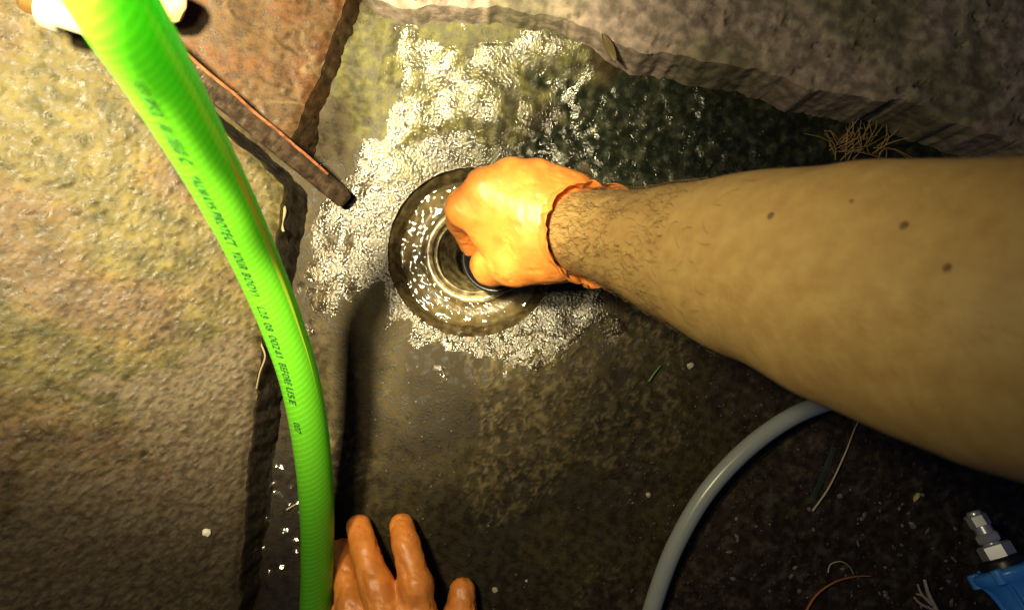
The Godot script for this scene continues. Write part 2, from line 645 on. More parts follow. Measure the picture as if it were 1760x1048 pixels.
func make_floor() -> void:
	var cell := 0.0018
	var nx := 560
	var ny := 440
	var lo := Vector2(-0.50, -0.40)
	var v := PackedVector3Array()
	var c := PackedColorArray()
	var ix := PackedInt32Array()
	v.resize(nx * ny)
	c.resize(nx * ny)
	for j in ny:
		for i in nx:
			var x := lo.x + i * cell
			var z := lo.y + j * cell
			var d := Vector2(x, z) - DC
			var r := d.length()
			if r < DR:
				if r > DR - cell * 2.2:
					d = d / r * DR
					x = DC.x + d.x
					z = DC.y + d.y
				v[j * nx + i] = Vector3(x, floor_h(x, z), z)
				continue
			v[j * nx + i] = Vector3(x, floor_h(x, z), z)
			c[j * nx + i] = floor_c(x, z)
	var damp := PackedInt32Array()
	for j in ny - 1:
		for i in nx - 1:
			var a := j * nx + i
			var hit := 0
			for o in [a, a + 1, a + nx, a + nx + 1]:
				if Vector2(v[o].x, v[o].z).distance_to(DC) < DR - 0.0001:
					hit += 1
			if hit > 0:
				continue
			var quad := [a, a + 1, a + nx, a + 1, a + nx + 1, a + nx]
			if film(v[a].x, v[a].z):
				ix.append_array(quad)
			else:
				damp.append_array(quad)
	var all := ix.duplicate()
	all.append_array(damp)
	var arr := commit(v, all, PackedVector2Array(), c).surface_get_arrays(0)
	var am := ArrayMesh.new()
	for part in [[ix, T.wet, 0.40, "wet_concrete", 0.36], [damp, T.damp, 0.34, "damp_concrete", 0.3]]:
		arr[Mesh.ARRAY_INDEX] = part[0]
		am.add_surface_from_arrays(Mesh.PRIMITIVE_TRIANGLES, arr)
		var m := tri(mat(part[3], Color.WHITE, 1.0), 9.0)
		m.vertex_color_use_as_albedo = true
		m.albedo_texture = T.grain
		m.roughness_texture = part[1]
		m.normal_enabled = true
		m.normal_texture = T.fine_n
		m.normal_scale = part[2]
		m.metallic_specular = part[4]
		am.surface_set_material(am.get_surface_count() - 1, m)
	var o := obj("floor", am, null)
	o.set_meta("kind", "structure")
	# the ground that carries on past the pit
	var gv := PackedVector3Array()
	for e in [[-0.49, -0.39], [0.495, -0.39], [0.495, 0.38], [-0.49, 0.38]]:
		gv.append(Vector3(e[0], -0.010, e[1]))
	for e in [[-20.0, -20.0], [20.0, -20.0], [20.0, 20.0], [-20.0, 20.0]]:
		gv.append(Vector3(e[0], -0.010, e[1]))
	var gx := PackedInt32Array()
	for k in 4:
		var k2 := (k + 1) % 4
		gx.append_array([k, 4 + k, 4 + k2, k, 4 + k2, k2])
	var g := commit(gv, gx)
	var gm := tri(mat("dark_soil", lin(0.05, 0.042, 0.03), 0.8), 3.0)
	gm.albedo_texture = T.mottle
	gm.normal_enabled = true
	gm.normal_texture = T.rough_n
	var go := obj("ground", g, gm)
	go.set_meta("kind", "structure")

# ---------------------------------------------------------------- slabs
const DARK_BROWN := Color(0.028, 0.023, 0.015)
const SL := Vector3(-0.067, -0.634, -0.168)
func make_slabs() -> void:
	var bumps := nz(170.0, 51, FastNoiseLite.TYPE_CELLULAR, 1)
	bumps.cellular_return_type = FastNoiseLite.RETURN_DISTANCE
	var mid := nz(26.0, 52)
	var bump3 := nz(90.0, 68, FastNoiseLite.TYPE_SIMPLEX_SMOOTH, 3)
	var bump2 := nz(330.0, 60, FastNoiseLite.TYPE_CELLULAR, 1)
	bump2.cellular_return_type = FastNoiseLite.RETURN_DISTANCE
	var top := func(p: Vector2) -> float:
		var y := SL.x + SL.y * p.x + SL.z * p.y
		var b := bumps.get_noise_2d(p.x + 0.004 * mid.get_noise_2d(p.y * 3.0, p.x * 3.0), p.y * 0.62)
		var g := smoothstep(-0.3, 0.15, nz(9.0, 56).get_noise_2d(p.x, p.y) + 0.1)
		var b2 := bump2.get_noise_2d(p.x, p.y * 0.8 + 9.0)
		return minf(y, 0.30) + 0.0014 * mid.get_noise_2d(p.x, p.y) + 0.0019 * (1.0 - smoothstep(-1.0, -0.62, b)) * g * (0.4 + 1.2 * bump3.get_noise_2d(p.x, p.y)) + 0.0007 * bump3.get_noise_2d(p.x * 2.6, p.y * 1.5) + 0.0009 * (1.0 - smoothstep(-1.0, -0.6, b2))
	var edge := func(p: Vector2) -> float:
		return 0.0016 * nz(48.0, 54, FastNoiseLite.TYPE_SIMPLEX_SMOOTH, 2).get_noise_2d(p.x, p.y) + 0.0016 * nz(16.0, 55).get_noise_2d(p.x, p.y)
	var tint := func(p: Vector2, s: float) -> Color:
		var a := nz(9.0, 57).get_noise_2d(p.x, p.y)
		var b := nz(45.0, 58, FastNoiseLite.TYPE_SIMPLEX_SMOOTH, 4).get_noise_2d(p.x, p.y)
		var c := Color(0.205, 0.138, 0.050).lerp(Color(0.185, 0.150, 0.048), smoothstep(-0.12, 0.16, a))
		c = c.lerp(Color(0.18, 0.118, 0.066), smoothstep(0.05, 0.3, -a) * 0.7)
		c = c.lerp(c * 1.35, smoothstep(0.08, 0.32, b)).lerp(c * 0.62, smoothstep(0.15, 0.4, -b))
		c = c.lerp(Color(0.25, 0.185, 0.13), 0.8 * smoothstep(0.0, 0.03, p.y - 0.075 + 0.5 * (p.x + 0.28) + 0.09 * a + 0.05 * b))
		return c * 0.34 if s > -0.0015 else DARK_BROWN  # side faces are one plain dark brown, the upper face keeps the tan tones
	var m := tri(mat("rough_concrete", Color.WHITE, 1.0), 13.0)
	m.vertex_color_use_as_albedo = true
	m.albedo_texture = T.grain
	m.roughness_texture = T.damp
	m.normal_enabled = true
	m.normal_texture = T.fine_n
	m.normal_scale = 0.35
	m.metallic_specular = 0.4
	var poly := PackedVector2Array()
	for q in [[484, 318], [440, 275], [330, 185], [230, 95], [90, -60], [-60, -160], [-260, -120], [-260, 1220], [385, 1240], [404, 1048], [414, 930], [424, 800], [436, 690], [449, 560], [466, 430], [478, 380]]:
		poly.append(on_plane(q[0], q[1], SL))
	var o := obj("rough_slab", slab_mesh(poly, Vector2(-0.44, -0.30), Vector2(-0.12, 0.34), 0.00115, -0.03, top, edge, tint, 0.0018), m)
	tag(o, "large gravelly tan concrete slab along the left side, under the green hose", "concrete slab")
	# the smoother brown slab above the steel bar
	var worms := nz(13.0, 61, FastNoiseLite.TYPE_SIMPLEX_SMOOTH, 2)
	var vein := func(p: Vector2) -> float:
		var w := absf(worms.get_noise_2d(p.x + 0.006 * mid.get_noise_2d(p.x * 2.0, p.y * 2.0), p.y))
		return (1.0 - smoothstep(0.012, 0.035, w)) * smoothstep(-0.05, 0.1, nz(15.0, 62).get_noise_2d(p.x, p.y))
	var top2 := func(p: Vector2) -> float:
		return SL.x + SL.y * p.x + SL.z * p.y + 0.002 + 0.0020 * mid.get_noise_2d(p.x + 5.0, p.y) + 0.0011 * nz(130.0, 63).get_noise_2d(p.x, p.y) * (0.25 + smoothstep(-0.1, 0.2, nz(14.0, 62).get_noise_2d(p.x, p.y))) + 0.0006 * float(vein.call(p))
	var tint2 := func(p: Vector2, _s: float) -> Color:
		var b := nz(40.0, 64, FastNoiseLite.TYPE_SIMPLEX_SMOOTH, 4).get_noise_2d(p.x, p.y)
		var c := Color(0.215, 0.092, 0.032).lerp(Color(0.19, 0.105, 0.038), smoothstep(-0.1, 0.2, nz(12.0, 65).get_noise_2d(p.x, p.y)))
		c = c.lerp(c * 0.7, smoothstep(0.1, 0.35, b))
		return 0.36 * c.lerp(Color(0.30, 0.20, 0.10), 0.8 * float(vein.call(p)))
	var poly2 := PackedVector2Array()
	for q in [[607, -60], [588, 20], [563, 95], [541, 150], [517, 205], [497, 250], [468, 236], [380, 166], [300, 98], [262, 60], [190, -40], [150, -100], [607, -140]]:
		poly2.append(on_plane(q[0], q[1], SL))
	var o2 := obj("brown_slab", slab_mesh(poly2, Vector2(-0.30, -0.34), Vector2(-0.09, -0.08), 0.0014, -0.03, top2, edge, tint2, 0.0018), m)
	tag(o2, "smoother red-brown concrete slab with pale worm-like veins, above the rusty bar", "concrete slab")
	# the footing across the upper right
	var fedge := func(p: Vector2) -> float:
		return 0.0022 * nz(48.0, 71, FastNoiseLite.TYPE_SIMPLEX_SMOOTH, 3).get_noise_2d(p.x, p.y) + 0.005 * nz(14.0, 72).get_noise_2d(p.x, p.y)
	var pits := nz(110.0, 73, FastNoiseLite.TYPE_SIMPLEX_SMOOTH, 3)
	var ftop := func(p: Vector2) -> float:
		var k := pits.get_noise_2d(p.x, p.y)
		return 0.046 - 0.10 * (p.y + 0.20) * smoothstep(-0.2, -0.3, p.y) + 0.0018 * mid.get_noise_2d(p.x, p.y + 3.0) + 0.0004 * k - 0.003 * smoothstep(0.30, 0.42, k) * smoothstep(0.0, 0.2, nz(20.0, 76).get_noise_2d(p.x, p.y))
	var ftint := func(p: Vector2, _s: float) -> Color:
		var a := nz(10.0, 74).get_noise_2d(p.x, p.y)
		var b := nz(70.0, 75, FastNoiseLite.TYPE_SIMPLEX_SMOOTH, 4).get_noise_2d(p.x, p.y)
		var c := Color(0.27, 0.225, 0.165).lerp(Color(0.28, 0.22, 0.185), smoothstep(-0.1, 0.25, a))
		c = c.lerp(Color(0.17, 0.15, 0.10), smoothstep(0.05, 0.3, -a))
		return c.lerp(c * 0.5, smoothstep(0.30, 0.42, pits.get_noise_2d(p.x, p.y)) * smoothstep(0.0, 0.2, nz(20.0, 76).get_noise_2d(p.x, p.y))).lerp(c * 1.2, smoothstep(0.1, 0.3, b))
	var poly3 := PackedVector2Array()
	for q in [[615, -60], [640, -8], [690, 4], [800, 8], [880, 13], [960, 30], [1030, 45], [1100, 84], [1200, 96], [1300, 122], [1400, 150], [1500, 165], [1560, 174], [1650, 207], [1760, 252], [1950, 320], [2050, 340], [2050, -330], [615, -330]]:
		poly3.append(on_plane(q[0], q[1], Vector3(0.046, 0, 0)))
	var fm := tri(mat("footing_concrete", Color.WHITE, 0.85), 6.0)
	fm.vertex_color_use_as_albedo = true
	fm.albedo_texture = T.grain
	fm.normal_enabled = true
	fm.normal_texture = T.fine_n
	fm.normal_scale = 0.2
	var o3 := obj("concrete_footing", slab_mesh(poly3, Vector2(-0.11, -0.34), Vector2(0.46, -0.05), 0.0016, -0.03, ftop, fedge, ftint, 0.0014), fm)
	tag(o3, "pale pitted concrete footing with a crumbling edge across the upper right corner", "footing")

# ---------------------------------------------------------------- drain
func make_drain() -> void:
	var t := thing("drain_pipe", "round clay drain opening with a ringed pipe mouth under the gloved hand", "drain")
	var tf := Transform3D(Basis(), Vector3(DC.x, 0, DC.y))
	var dark := tri(mat("wet_clay_socket", lin(0.095, 0.073, 0.036), 0.26), 8.0)
	dark.albedo_texture = T.mottle
	dark.normal_enabled = true
	dark.normal_texture = T.rough_n
	dark.normal_scale = 0.25
	var brown := tri(mat("wet_ledge", lin(0.15, 0.11, 0.048), 0.3), 8.0)
	brown.albedo_texture = T.mottle
	brown.normal_enabled = true
	brown.normal_texture = T.rough_n
	brown.normal_scale = 0.3
	var pale := tri(mat("pipe_plastic", lin(0.46, 0.38, 0.20), 0.25), 9.0)
	pale.albedo_texture = T.mottle
	pale.normal_enabled = true
	pale.normal_texture = T.soft_n
	pale.normal_scale = 0.15
	obj("socket", lathe([Vector2(0.0540, -0.046), Vector2(0.0555, -0.038), Vector2(0.0570, -0.031), Vector2(0.0590, -0.0245), Vector2(0.0610, -0.0190), Vector2(0.0632, -0.0145), Vector2(0.0655, -0.0112), Vector2(0.0680, -0.0092), Vector2(0.0710, -0.0090), Vector2(0.0740, -0.0125)], 160, tf, 0.06, 3), dark, t)
	obj("ledge", lathe([Vector2(0.036, -0.046), Vector2(0.039, -0.038), Vector2(0.044, -0.0355), Vector2(0.048, -0.036), Vector2(0.053, -0.034), Vector2(0.0585, -0.031)], 128, tf, 0.05, 4), brown, t)
	var pipe := obj("inner_pipe", lathe([Vector2(0.016, -0.30), Vector2(0.0165, -0.075), Vector2(0.019, -0.066), Vector2(0.0285, -0.042), Vector2(0.0300, -0.036), Vector2(0.0306, -0.0352), Vector2(0.0325, -0.0350), Vector2(0.0332, -0.0345), Vector2(0.0334, -0.0285), Vector2(0.0340, -0.0272), Vector2(0.0375, -0.0268), Vector2(0.0390, -0.0275), Vector2(0.0396, -0.0300), Vector2(0.0396, -0.044)], 128, tf, 0.006, 5), pale, t)
	obj("pipe_lip", lathe([Vector2(0.0296, -0.040), Vector2(0.0296, -0.0335), Vector2(0.0301, -0.0325), Vector2(0.0316, -0.0325), Vector2(0.0321, -0.0335), Vector2(0.0321, -0.040)], 128, tf, 0.004, 6), pale, pipe)

func water_mat(called: String, c: Color, a: float, bump: float, rough := 0.03) -> StandardMaterial3D:
	var m := tri(mat(called, Color(c.r, c.g, c.b, a), rough), 7.0)
	m.transparency = BaseMaterial3D.TRANSPARENCY_ALPHA
	m.normal_enabled = true
	m.normal_texture = T.soft_n
	m.normal_scale = bump
	return m

func make_water() -> void:
	var rip := nz(70.0, 81, FastNoiseLite.TYPE_SIMPLEX_SMOOTH, 2)
	# shallow ring of water on the ledge
	var v := PackedVector3Array()
	var ix := PackedInt32Array()
	var nr := 44
	var na := 260
	for j in nr:
		for i in na + 1:
			var r := lerpf(0.0392, 0.0602, float(j) / (nr - 1))
			var a := TAU * i / na
			var p := DC + Vector2(cos(a), sin(a)) * r
			v.append(Vector3(p.x, -0.0262 + 0.0006 * rip.get_noise_2d(p.x, p.y) + 0.00011 * sin(r * 1150.0 + 5.0 * rip.get_noise_2d(p.x * 0.6, p.y * 0.6)) * (0.4 + rip.get_noise_2d(p.y, p.x)), p.y))
	for j in nr - 1:
		for i in na:
			var a := j * (na + 1) + i
			ix.append_array([a, a + 1, a + na + 1, a + 1, a + na + 2, a + na + 1])
	var o := obj("water", commit(v, ix), water_mat("drain_water", lin(0.25, 0.20, 0.09), 0.18, 0.05, 0.05))
	o.set_meta("kind", "structure")
	var deep := CylinderMesh.new()
	deep.top_radius = 0.0162
	deep.bottom_radius = 0.0162
	deep.height = 0.004
	deep.radial_segments = 48
	var d := obj("water", deep, mat("deep_water", lin(0.03, 0.03, 0.02), 0.05))
	d.position = Vector3(DC.x, -0.16, DC.y)
	d.set_meta("kind", "structure")
	# the puddle in the gutter round the foot of the hose and the left hand
	var poly := PackedVector2Array()
	for q in [[420, 780], [560, 760], [592, 900], [600, 960], [590, 1010], [650, 1080], [700, 1200], [380, 1240], [390, 1000]]:
		poly.append(Vector2((q[0] - 880.0) / F * H, (q[1] - 524.0) / F * H))
	v = PackedVector3Array()
	ix = PackedInt32Array()
	var cell := 0.0018
	var lo := Vector2(-0.225, 0.10)
	var nx := 84
	var ny := 116
	var inn := PackedByteArray()
	for j in ny:
		for i in nx:
			var p := lo + Vector2(i, j) * cell
			inn.append(1 if poly_sd(p, poly) > 0.0 else 0)
			v.append(Vector3(p.x, -0.0070 + 0.0030 * rip.get_noise_2d(p.x, p.y * 0.7 + 4.0) + 0.0012 * nz(160.0, 82).get_noise_2d(p.x, p.y), p.y))
	for j in ny - 1:
		for i in nx - 1:
			var a := j * nx + i
			if inn[a] + inn[a + 1] + inn[a + nx] + inn[a + nx + 1] == 4:
				ix.append_array([a, a + 1, a + nx, a + 1, a + nx + 1, a + nx])
	var pu := obj("puddle", commit(v, ix), water_mat("puddle_water", lin(0.06, 0.06, 0.05), 0.08, 0.5, 0.14))
	pu.set_meta("kind", "structure")

# ---------------------------------------------------------------- steel bar
func make_bar() -> void:
	var a := P(592, 342, 0.490)
	var b := P(225, 36, 0.362)
	var t := thing("steel_bar", "rusty square steel bar lying under the green hose, its tip at the drain", "metal bar")
	var y := (b - a).normalized()
	var b0 := basis_y(y, Vector3(0.35, 1, -0.35))
	var bs := Basis(b0.x * 0.80 + b0.z * 0.60, y, b0.z * 0.80 - b0.x * 0.60)
	var w := 0.0068
	var ch := 0.0014
	var sec := [Vector2(w, w - ch), Vector2(w - ch, w), Vector2(-w + ch, w), Vector2(-w, w - ch), Vector2(-w, -w + ch), Vector2(-w + ch, -w), Vector2(w - ch, -w), Vector2(w, -w + ch)]
	var L := a.distance_to(b)
	var v := PackedVector3Array()
	var ix := PackedInt32Array()
	var n := 90
	var q := nz(120.0, 91)
	for k in n:
		var f := float(k) / (n - 1)
		var sh: float = 1.0 if k > 2 else [0.72, 0.90, 0.98][k]
		for s in 8:
			var p: Vector3 = a + y * L * f + (bs.x * sec[s].x + bs.z * sec[s].y) * sh
			v.append(p + (bs.x * q.get_noise_3dv(p) + bs.z * q.get_noise_3dv(p + Vector3.ONE)) * 0.0005)
	for k in n - 1:
		for s in 8:
			var i := k * 8 + s
			var j := k * 8 + (s + 1) % 8
			ix.append_array([i, i + 8, j, j, i + 8, j + 8])
	for s in range(1, 7):
		ix.append_array([0, s, s + 1])
		var e := (n - 1) * 8
		ix.append_array([e, e + s + 1, e + s])
	var m := tri(mat("rusty_steel", lin(0.050, 0.033, 0.022), 0.42, 0.25), 9.0)
	m.albedo_texture = T.mottle
	m.normal_enabled = true
	m.normal_texture = T.rough_n
	m.normal_scale = 0.7
	obj("bar", flat(commit(v, ix)), m, t)
	# flaking rust along the upper edge
	var rm := tri(mat("orange_rust", lin(0.30, 0.10, 0.035), 0.8), 12.0)
	rm.albedo_texture = T.mottle
	var pts := []
	for k in 14:
		var f := lerpf(0.16, 0.93, k / 13.0)
		pts.append(a + y * L * f + bs.x * w * RUST.x + bs.z * w * RUST.y + bs.x * 0.0004 * rng.randf_range(-1, 1))
	obj("rust_scale", tube(pts, 0.0011, 6, 4), rm, t)
const RUST := Vector2(0.96, 0.96)

# ---------------------------------------------------------------- green hose
const HR := 0.01125
func make_hose() -> void:
	var t := thing("green_hose", "thick bright green braided hose with black print running down the left", "hose")
	var mid := []
	for q in [[40, -330, 52, 0.135], [118, -160, 52, 0.15], [189, -8, 52, 0.172], [272, 130, 52, 0.209], [345, 260, 52, 0.250], [398, 360, 52, 0.285], [440, 450, 52, 0.320], [481, 550, 52, 0.352], [514, 650, 52, 0.380], [533, 750, 52, 0.405], [543, 850, 52, 0.430], [545, 950, 52, 0.458], [541, 1050, 52, 0.480], [530, 1160, 52, 0.494], [500, 1330, 52, 0.497]]:
		mid.append(P(q[0], q[1], q[3]))
	var path := spline(mid, 40)
	var s := sweep(path, func(_t): return Vector2.ONE * HR, 72, Vector3.UP, Vector3(0, H, 0))
	var v: PackedVector3Array = s.v
	var uv: PackedVector2Array = s.uv
	var fr: Array = s.frames
	# the braid stands a little proud: steep helical ribs
	var nside := 73
	for k in fr.size():
		for i in nside:
			var id := k * nside + i
			var a: float = TAU * i / 72.0
			var ph: float = fr[k][4] / 0.0044 * TAU + 10.0 * a * HELIX
			v[id] += (v[id] - fr[k][0]).normalized() * 0.00001 * sin(ph)
			uv[id] = Vector2(i / 72.0, fr[k][4] / 0.0044)
	# the pattern of the yarns under the clear skin, one braid pitch per tile
	var im := Image.create(256, 64, false, Image.FORMAT_RGB8)
	for y in 64:
		for x in 256:
			var a := TAU * (x + 0.5) / 256.0
			var p := sin((y + 0.5) / 64.0 * TAU + 10.0 * a * HELIX)
			var f := smoothstep(0.1, 0.95, p)
			var c := lin(0.13, 0.52, 0.02).lerp(lin(0.22, 0.68, 0.03), 0.6 * f)
			im.set_pixel(x, y, c)
	var m := mat("green_vinyl", Color.WHITE, 0.36)
	m.albedo_texture = ImageTexture.create_from_image(im)
	m.clearcoat_enabled = true
	m.clearcoat = 0.25
	m.clearcoat_roughness = 0.3
	m.subsurf_scatter_enabled = true
	m.subsurf_scatter_strength = 0.1
	m.backlight_enabled = true
	m.backlight = Color(0.35, 0.9, 0.2)
	obj("hose_wall", commit(v, s.ix, uv), m, t)
	# olive stripe
	var sv := PackedVector3Array()
	var six := PackedInt32Array()
	var i0 := 150
	var i1 := 340
	for k in range(i0, i1):
		var f: Array = fr[k]
		for j in 5:
			var a := 0.72 + (j - 2) * 0.055 * smoothstep(i0, i0 + 30, k) * (1.0 - smoothstep(i1 - 120, i1, k))
			sv.append(f[0] + (f[2] * cos(a) + f[3] * sin(a) * STRIPE) * (HR + 0.00035))
	for k in i1 - i0 - 1:
		for j in 4:
			var a := k * 5 + j
			six.append_array([a, a + 1, a + 5, a + 1, a + 6, a + 5])
	obj("yellow_stripe", commit(sv, six), mat("olive_stripe", lin(0.36, 0.60, 0.03), 0.4), t)
	# the print, wrapped round the wall
	var ink := mat("black_print", lin(0.006, 0.05, 0.006), 0.7)
	for w in [["(GS)", 74, 104], ["PSI", 112, 146], ["60 /", 158, 182], ["DEGD", 188, 216], ["C", 222, 236], ["*ALWAYS", 256, 318], ["PROTECT", 324, 384], ["YOUR", 396, 428], ["BODY!", 436, 478], ["L28", 498, 518], ["08", 526, 542], ["00241", 548, 588], ["BEFORE", 598, 636], ["USE", 642, 672], ["007", 704, 722]]:
		print_word(w[0], w[1], w[2], fr, ink, t)
const STRIPE := -1.0
const HELIX := -1.0

func print_word(text: String, y0: float, y1: float, fr: Array, ink: Material, parent: Node) -> void:
	var tm := TextMesh.new()
	var fo := SystemFont.new()
	fo.font_weight = 700
	fo.font_names = PackedStringArray(["Droid Sans"])
	tm.font = fo
	tm.text = text
	tm.font_size = 32
	tm.pixel_size = 0.001
	tm.depth = 0.0
	tm.curve_step = 2.0
	var arr := tm.get_mesh_arrays() if tm.has_method("get_mesh_arrays") else tm.surface_get_arrays(0)
	var v: PackedVector3Array = arr[Mesh.ARRAY_VERTEX]
	var ix: PackedInt32Array = arr[Mesh.ARRAY_INDEX] if arr[Mesh.ARRAY_INDEX] != null else PackedInt32Array(range(v.size()))
	if v.is_empty():
		return
	var lo := Vector3.ONE * 1e9
	var hi := -lo
	for p in v:
		lo = lo.min(p)
		hi = hi.max(p)
	# where along the hose the word starts and ends
	var s := [0.0, 0.0]
	for e in 2:
		for k in range(1, fr.size()):
			var p: Vector3 = fr[k][0]
			var py := 524.0 + p.z / (H - p.y) * F
			if py > (y0 if e == 0 else y1):
				s[e] = fr[k][4]
				break
	var cap := 0.0040
	var tall := (hi.y - lo.y)
	var out := PackedVector3Array()
	for p in v:
		var q := Vector2((p.x - lo.x) / (hi.x - lo.x), (p.y - lo.y) / tall)
		var at: float = lerpf(s[0], s[1], q.x) + (q.y - 0.5) * 0.0011
		var k := 1
		while k < fr.size() - 2 and fr[k + 1][4] < at:
			k += 1
		var f: Array = fr[k]
		var ce: Vector3 = f[0] + f[1] * (at - f[4])
		var a := 0.62 - (q.y - 0.5) * cap / HR
		out.append(ce + (f[2] * cos(a) + f[3] * sin(a)) * (HR + 0.00034))
	obj("lettering", commit(out, ix), ink, parent)

func make_grey_hose() -> void:
	var pts := []
	for q in [[1095, 1170, 0.487], [1112, 1085, 0.486], [1126, 1030, 0.485], [1160, 940, 0.484], [1212, 850, 0.484], [1280, 775, 0.484], [1355, 720, 0.484], [1430, 688, 0.484], [1520, 660, 0.484], [1640, 640, 0.484], [1800, 640, 0.485], [1980, 690, 0.487]]:
		pts.append(P(q[0], q[1], q[2]))
	var m := mat("grey_vinyl", lin(0.30, 0.33, 0.34), 0.26)
	var o := obj("grey_hose", tube(pts, 0.0066, 28, 14), m)
	tag(o, "smooth light grey hose curving out from under the forearm to the bottom edge", "hose")

# ---------------------------------------------------------------- person
func make_person() -> void:
	var t := thing("person", "person in orange gloves, right hand in the drain, left hand on the wet floor", "person")
	var skin := tri(mat("skin", lin(0.52, 0.36, 0.135), 0.55), 9.0)
	skin.albedo_texture = T.skin
	skin.normal_enabled = true
	skin.normal_texture = T.fine_n
	skin.normal_scale = 0.28
	skin.subsurf_scatter_enabled = true
	skin.subsurf_scatter_strength = 0.06
	# the right arm from shoulder to wrist, and the left forearm, as one body surface
	var W := P(975, 394, 0.418)
	var arm := []
	var rad := []
	for q in [[905, 385, 0.435, 0.020, 0.023], [950, 391, 0.424, 0.0225, 0.026], [985, 396, 0.412, 0.0245, 0.0275], [1030, 404, 0.392, 0.0265, 0.0290], [1085, 414, 0.370, 0.0290, 0.0305], [1177, 432, 0.333, 0.0355, 0.0345], [1315, 460, 0.290, 0.0430, 0.040], [1499, 494, 0.248, 0.0480, 0.045], [1760, 545, 0.206, 0.0500, 0.047], [2150, 600, 0.165, 0.050, 0.046], [2900, 700, 0.120, 0.046, 0.046]]:
		arm.append(P(q[0], q[1], q[2]))
		rad.append(Vector2(q[3], q[4]))
	arm.append(arm[arm.size() - 1] + Vector3(0.10, 0.12, 0.05))
	rad.append(Vector2(0.055, 0.055))
	var path := spline(arm, 14)
	var rf := func(f: float) -> Vector2:
		var x: float = f * (rad.size() - 1)
		var k: int = mini(int(x), rad.size() - 2)
		return (rad[k] as Vector2).lerp(rad[k + 1], smoothstep(0.0, 1.0, x - k) * 0.5 + (x - k) * 0.5)
	var s := sweep(path, rf, 80, Vector3.UP, Vector3(-0.3, 0.9, -0.1))
	var v: PackedVector3Array = s.v
	var fr: Array = s.frames
	var mus := nz(16.0, 101, FastNoiseLite.TYPE_SIMPLEX_SMOOTH, 2)
	for k in fr.size():
		for i in 81:
			var id := k * 81 + i
			v[id] += (v[id] - fr[k][0]).normalized() * (0.0015 * mus.get_noise_3dv(v[id]) + 0.0009 * (exp(-pow((fposmod(TAU * i / 80.0 + PI, TAU) - PI - 0.35) * 7.0, 2.0)) + exp(-pow((fposmod(TAU * i / 80.0 + PI, TAU) - PI + 0.25) * 8.0, 2.0))) * (1.0 - smoothstep(0.2, 0.5, float(k) / fr.size())))
	var ix: PackedInt32Array = s.ix
	var larm := []
	var lrad := []
	for q in [[655, 1180, 0.463, 0.026, 0.018], [662, 1290, 0.44, 0.027, 0.021], [675, 1500, 0.39, 0.033, 0.031], [690, 1800, 0.34, 0.042, 0.040], [700, 2300, 0.27, 0.045, 0.045]]:
		larm.append(P(q[0], q[1], q[2]))
		lrad.append(Vector2(q[3], q[4]))
	var lrf := func(f: float) -> Vector2:
		var x: float = f * (lrad.size() - 1)
		var k: int = mini(int(x), lrad.size() - 2)
		return (lrad[k] as Vector2).lerp(lrad[k + 1], x - k)
	var s2 := sweep(spline(larm, 10), lrf, 48, Vector3.UP)
	var base := v.size()
	v.append_array(s2.v)
	for k in s2.ix:
		ix.append(k + base)
	obj("body", commit(v, ix), skin, t)
	# hair on the forearm
	var hv := PackedVector3Array()
	var hx := PackedInt32Array()
	for h in 1150:
		var f := rng.randf_range(0.20, 0.50) if h < 1100 else rng.randf_range(0.46, 0.56)
		var k := int(f * (fr.size() - 1))
		var a := rng.randf_range(-1.5, 1.5)
		var len := rng.randf_range(0.005, 0.011)
		var bend := rng.randf_range(-0.9, 0.9)
		var lean := rng.randf_range(-0.5, 0.75)
		var prev := Vector3.ZERO
		var ring := 5
		var b0 := hv.size()
		for j in ring:
			var q := float(j) / (ring - 1)
			var kk := clampi(k - int(q * len / 0.0016 * cos(lean)), 1, fr.size() - 2)
			var aa := a + q * len / 0.032 * sin(lean + bend * q)
			var g: Array = fr[kk]
			var r: Vector2 = rf.call(float(kk) / (fr.size() - 1))
			var slide: float = -(q * len * cos(lean + bend * q)) - (g[4] - fr[k][4])
			var p: Vector3 = g[0] + g[1] * slide + (g[2] * cos(aa) * r.y + g[3] * sin(aa) * r.x)
			var n: Vector3 = (p - g[0] - g[1] * slide).normalized()
			p += n * (0.0007 + 0.0011 * sin(q * PI) + 0.0013 * mus.get_noise_3dv(p))
			var th := 0.00011 * (1.0 - 0.7 * q)
			var sd := n.cross(g[1]).normalized()
			for c in 3:
				hv.append(p + (n * cos(TAU * c / 3.0) + sd * sin(TAU * c / 3.0)) * th)
			prev = p
		for j in ring - 1:
			for c in 3:
				var i := b0 + j * 3 + c
				var i2 := b0 + j * 3 + (c + 1) % 3
				hx.append_array([i, i2, i + 3, i2, i2 + 3, i + 3])
	var hair := obj("arm_hair", commit(hv, hx), mat("brown_hair", lin(0.15, 0.09, 0.04), 0.6), t)
	hair.set_meta("kind", "stuff")
	# moles
	var mm := mat("mole_brown", lin(0.17, 0.085, 0.045), 0.6)
	for q in [[1330, 367, 0.0017], [1555, 386, 0.0016], [1625, 449, 0.0014], [1466, 342, 0.0008]]:
		var best := INF
		var hit := Vector3.ZERO
		var hn := Vector3.UP
		for k in range(20, fr.size() - 1):
			for i in 80:
				var p := v[k * 81 + i]
				if p.y > 0.42:
					continue
				var px := Vector2(880.0 + p.x / (H - p.y) * F, 524.0 + p.z / (H - p.y) * F)
				var n: Vector3 = (p - fr[k][0]).normalized()
				if n.dot(Vector3(0, H, 0) - p) < 0.0:
					continue
				var dd := px.distance_to(Vector2(q[0], q[1]))
				if dd < best:
					best = dd
					hit = p
					hn = n
		var bs := Transform3D(basis_y(hn), hit)
		obj("mole", lathe([Vector2(q[2], -0.0003), Vector2(q[2] * 0.8, 0.0003), Vector2(q[2] * 0.4, 0.0006), Vector2(0.00001, 0.0007)], 12, bs, 0.2, 9), mm, t)
